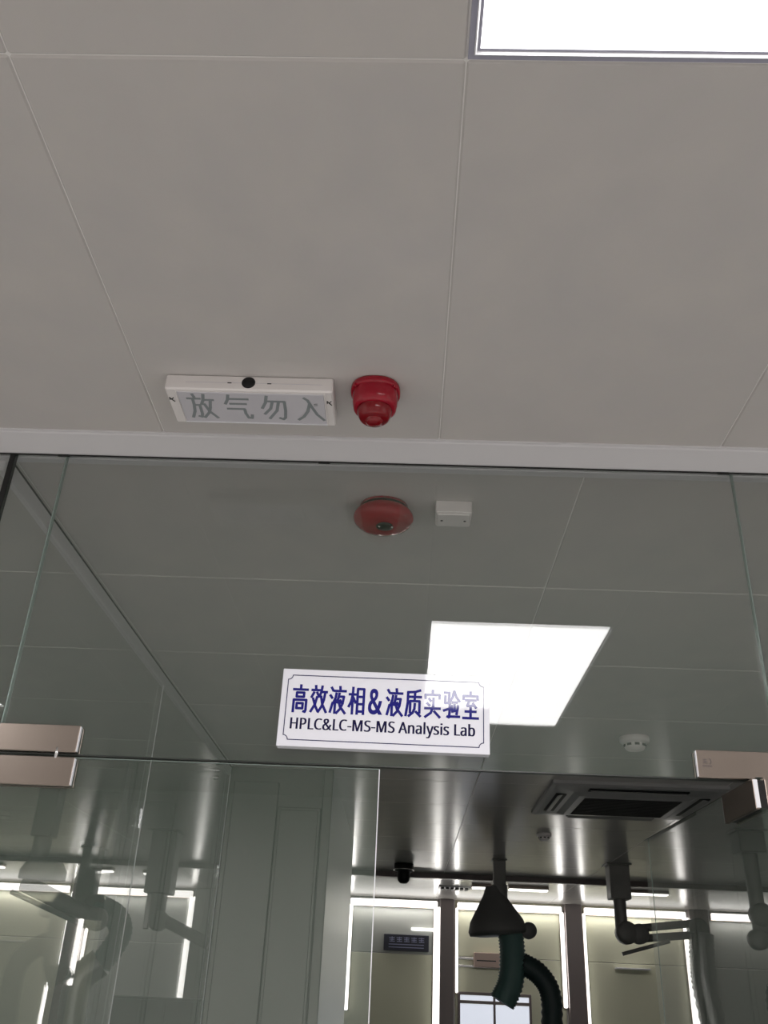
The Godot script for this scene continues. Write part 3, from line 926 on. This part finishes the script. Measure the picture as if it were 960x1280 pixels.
func extraction_arms() -> void:
	var C := CEIL
	# right of the brown post: column, elbow and a dark arm reaching right
	var t := arm("grey extraction arm with straight dark arm pointing at the open door leaf", 1.775, -8.0, 0.165, C - 0.796, 0.1, C - 0.56)
	joint(t, Vector3(0.03, 0.55 - C, 0.02), 0.085, M.arm_grey)
	joint(t, Vector3(0.13, 0.545 - C, 0.02), 0.075, M.arm_grey)
	bar(t, [Vector3(0.12, 0.585 - C, 0.03), Vector3(0.6, 0.645 - C, 0.03)], 0.03, M.arm_dark, "upper_arm")
	bar(t, [Vector3(0.12, 0.51 - C, 0.03), Vector3(0.6, 0.56 - C, 0.03)], 0.03, M.arm_dark, "lower_arm")
	bar(t, [Vector3(-0.02, 0.395 - C, 0.05), Vector3(0.36, 0.5 - C, 0.05)], 0.014, M.arm_grey, "stay_rod")
	joint(t, Vector3(0.6, 0.6 - C, 0.03), 0.08, M.arm_grey)
	flexible(t, [Vector3(0.62, 0.56 - C, 0.03), Vector3(0.6, 0.36 - C, 0.05), Vector3(0.6, 0.14 - C, 0.06), Vector3(0.68, -0.4 - C, 0.06)], 0.1, M.foil, "foil_duct")
	# middle: dark hood and teal hose
	t = arm("extraction arm with wide dark hood and drooping teal hose", 0.8, -8.0, 0.1, C - 0.86, 0.13, C - 0.76)
	var st := begin()
	lathe(st, [Vector2(0.06, 0.86), Vector2(0.085, 0.8), Vector2(0.15, 0.7), Vector2(0.215, 0.6), Vector2(0.235, 0.53), Vector2(0.225, 0.5), Vector2(0.15, 0.49), Vector2(0.0, 0.49)], 30, Transform3D(Basis(Vector3(0, 0, 1), 0.1), Vector3(0.03, -C + 0.0, 0)))
	put(st, "hood", M.arm_dark, t)
	joint(t, Vector3(0.225, 0.535 - C, 0.02), 0.062, M.arm_dark, "hood_joint")
	flexible(t, [Vector3(0.08, 0.52 - C, 0.0), Vector3(0.09, 0.36 - C, 0.02), Vector3(0.07, 0.16 - C, 0.02), Vector3(0.0, 0.02 - C, 0.02)], 0.105, M.hose)
	flexible(t, [Vector3(0.16, 0.3 - C, 0.0), Vector3(0.3, 0.22 - C, 0.03), Vector3(0.38, 0.06 - C, 0.04), Vector3(0.36, -0.3 - C, 0.04)], 0.085, M.hose_dark, "dark_sleeve")
	# behind the open leaf
	t = arm("thick extraction column seen through the open glass door leaf", 2.235, -6.2, 0.165, 0.14, 0.092, C - 0.42)
	joint(t, Vector3(0.01, 0.56 - C, 0.02), 0.07, M.arm_grey)
	joint(t, Vector3(-0.03, 0.42 - C, 0.02), 0.06, M.arm_grey)
	bar(t, [Vector3(-0.02, 0.43 - C, 0.03), Vector3(0.5, 0.5 - C, 0.03)], 0.035, M.arm_grey, "upper_arm")
	flexible(t, [Vector3(0.3, 0.46 - C, 0.03), Vector3(0.1, 0.25 - C, 0.05), Vector3(0.02, 0.05 - C, 0.05), Vector3(0.12, -0.3 - C, 0.05)], 0.07, M.hose_dark)
	# left room
	t = arm("extraction arm with bell collar in the glazed side room", -2.1, -5.5, 0.12, C - 0.75, 0.105, C - 0.56)
	st = begin()
	lathe(st, [Vector2(0.05, 0.64), Vector2(0.1, 0.62), Vector2(0.13, 0.57), Vector2(0.13, 0.525), Vector2(0.0, 0.52)], 26, Transform3D(Basis.IDENTITY, Vector3(0.04, -C, 0)))
	put(st, "bell_collar", M.arm_dark, t)
	bar(t, [Vector3(-0.05, 0.5 - C, 0.02), Vector3(0.4, 0.33 - C, 0.02)], 0.045, M.arm_dark, "upper_arm")
	bar(t, [Vector3(-0.1, 0.45 - C, 0.05), Vector3(0.36, 0.29 - C, 0.05)], 0.014, M.arm_grey, "stay_rod")
	joint(t, Vector3(0.4, 0.33 - C, 0.02), 0.06, M.arm_grey)
	t = arm("extraction arm with bent teal hose in the glazed side room", -2.7, -8.3, 0.15, C - 0.62, 0.12, C - 0.58)
	joint(t, Vector3(0.12, 0.57 - C, 0.02), 0.12, M.arm_dark)
	flexible(t, [Vector3(0.12, 0.6 - C, 0.02), Vector3(0.3, 0.52 - C, 0.04), Vector3(0.36, 0.38 - C, 0.05), Vector3(0.24, 0.16 - C, 0.05)], 0.1, M.hose)
	flexible(t, [Vector3(0.24, 0.18 - C, 0.05), Vector3(0.1, 0.05 - C, 0.06), Vector3(0.08, -0.15 - C, 0.06), Vector3(0.12, -0.5 - C, 0.06)], 0.12, M.foil, "foil_duct")
	t = arm("square extraction column next to the wall of the core", -1.8, -7.2, 0.19, C - 0.62, 0.13, C - 0.44)
	block("bracket", Vector3(-0.075, 0.38 - C, 0.0), Vector3(-0.035, 0.62 - C, 0.05), M.steel_bright, t, 0.006)
	joint(t, Vector3(0.03, 0.44 - C, 0.02), 0.07, M.arm_grey)
	bar(t, [Vector3(0.08, 0.44 - C, 0.02), Vector3(0.42, 0.3 - C, 0.02)], 0.04, M.arm_dark, "upper_arm")

# =====================================================================  things at the far end
func far_things() -> void:
	# short lamps under the ceiling just behind the beam
	var lamps := [[-4.3, -9.72, 0.5], [-3.62, -9.66, 0.16], [-3.05, -9.7, 0.26], [-2.6, -9.8, 0.08], [0.8, -9.8, 0.2], [1.27, -9.82, 0.4], [2.42, -9.75, 0.46]]
	for a in lamps:
		var t := thing("batten_lamp", "short white lamp under the ceiling just behind the dark beam", "ceiling light", P(a[0], CEIL, a[1]), "short lamps behind the beam")
		block("housing", Vector3(-a[2] / 2, -0.03, -0.05), Vector3(a[2] / 2, 0.0, 0.05), M.steel, t, 0.004)
		block("lamp_diffuser", Vector3(-a[2] / 2 + 0.005, -0.045, -0.04), Vector3(a[2] / 2 - 0.005, -0.03, 0.04), M.led_strip, t, 0.004)
		area_light(t, Vector3(0, -0.047, 0), Vector2(a[2] - 0.01, 0.08), Vector3(0, -1, -0.7).normalized(), 0.33 * a[2] / 0.4, Color(1, 0.99, 0.97))
	# dark plate with blue writing in the third bay
	var s := thing("wall_plate", "dark plate with pale unreadable writing in a lit far bay", "sign", P(0.066, 0.588, REAR_Z - 0.022))
	block("plate", Vector3(-0.26, -0.085, 0.0), Vector3(0.26, 0.085, 0.03), M.plate_dark, s, 0.004)
	var st := begin()
	for k in 5:
		strokes(st, [[Vector2(5, 20), Vector2(90, 20)], [Vector2(10, 55), Vector2(85, 55)], [Vector2(50, 5), Vector2(48, 90)], [Vector2(10, 90), Vector2(92, 90)]], Transform3D(Basis.IDENTITY, Vector3(-0.2 + 0.085 * k, 0.06, 0.0304)), 0.07, 0.055, 0.008)
	for k in 2:
		strokes(st, [[Vector2(0, 0), Vector2(100, 0)]], Transform3D(Basis.IDENTITY, Vector3(-0.2, -0.02 - 0.03 * k, 0.0304)), 0.4, 0.1, 0.009)
	put(st, "lettering", M.plate_ink, s)
	var b := thing("light_bar", "short white bar lamp above the dark plate in the far bay", "light strip", P(0.26, 0.735, REAR_Z - 0.02))
	block("lamp_diffuser", Vector3(-0.14, -0.014, 0.0), Vector3(0.12, 0.014, 0.03), M.led_strip, b, 0.004)
	area_light(b, Vector3(-0.01, 0, 0.032), Vector2(0.26, 0.028), Vector3(0, 0, 1), 0.03, Color(1, 0.98, 0.95))
	# cream box with rails above the window
	var c := thing("wall_box", "cream rectangular box on the wall rails above the far window", "wall box", P(0.99, 0.445, REAR_Z - 0.02))
	block("housing", Vector3(-0.15, -0.075, 0.0), Vector3(0.15, 0.075, 0.07), M.cream, c, 0.006)
	block("slot", Vector3(-0.12, -0.015, 0.068), Vector3(0.1, -0.003, 0.0715), M.grille, c, 0.0)
	for y in [0.395, 0.475]:
		var r := thing("wall_rail", ("lower" if y < 0.45 else "upper") + " thin pale rail behind the cream wall box", "rail", P(1.0, y - 0.02, REAR_Z - 0.02), "rails above the far window")
		block("rail", Vector3(-0.34, -0.012, 0.0), Vector3(0.45, 0.012, 0.02), M.steel_bright, r, 0.003)
	# small grille under the ceiling behind the beam
	var v := thing("ceiling_vent", "small dark slatted vent under the ceiling behind the beam", "vent", P(0.55, CEIL, -10.15))
	block("frame", Vector3(-0.17, -0.012, -0.09), Vector3(0.17, 0.0, 0.09), M.ac, v, 0.003)
	for n in 6:
		block("slat", Vector3(-0.145 + 0.05 * n, -0.03, -0.07), Vector3(-0.115 + 0.05 * n, -0.01, 0.07), M.grille, v, 0.002)
	# cabinet in the side room
	var k := thing("tall_cabinet", "tall dark green cabinet in the glazed side room", "cabinet", Vector3(-2.0, 0, -9.0))
	block("body", Vector3(-0.46, 0, -0.28), Vector3(0.46, EYE - 0.06, 0.22), M.cabinet, k, 0.008)
	for n in 2:
		var x := -0.455 + 0.46 * n
		var d := block("door", Vector3(x, 0.08, 0.222), Vector3(x + 0.45, EYE - 0.08, 0.242), M.cabinet, k, 0.004)
		block("handle", Vector3(x + (0.41 if n == 0 else 0.02), 0.8, 0.245), Vector3(x + (0.43 if n == 0 else 0.04), 1.0, 0.265), M.steel_bright, d, 0.003)
	# long thin lamp reflector low in the right bay
	var g := thing("shelf_edge", "thin pale shelf edge on the far olive panel", "shelf", P(2.62, 0.42, REAR_Z - 0.02))
	block("board", Vector3(-0.18, -0.008, 0.0), Vector3(0.2, 0.008, 0.12), M.frame_white, g, 0.002)
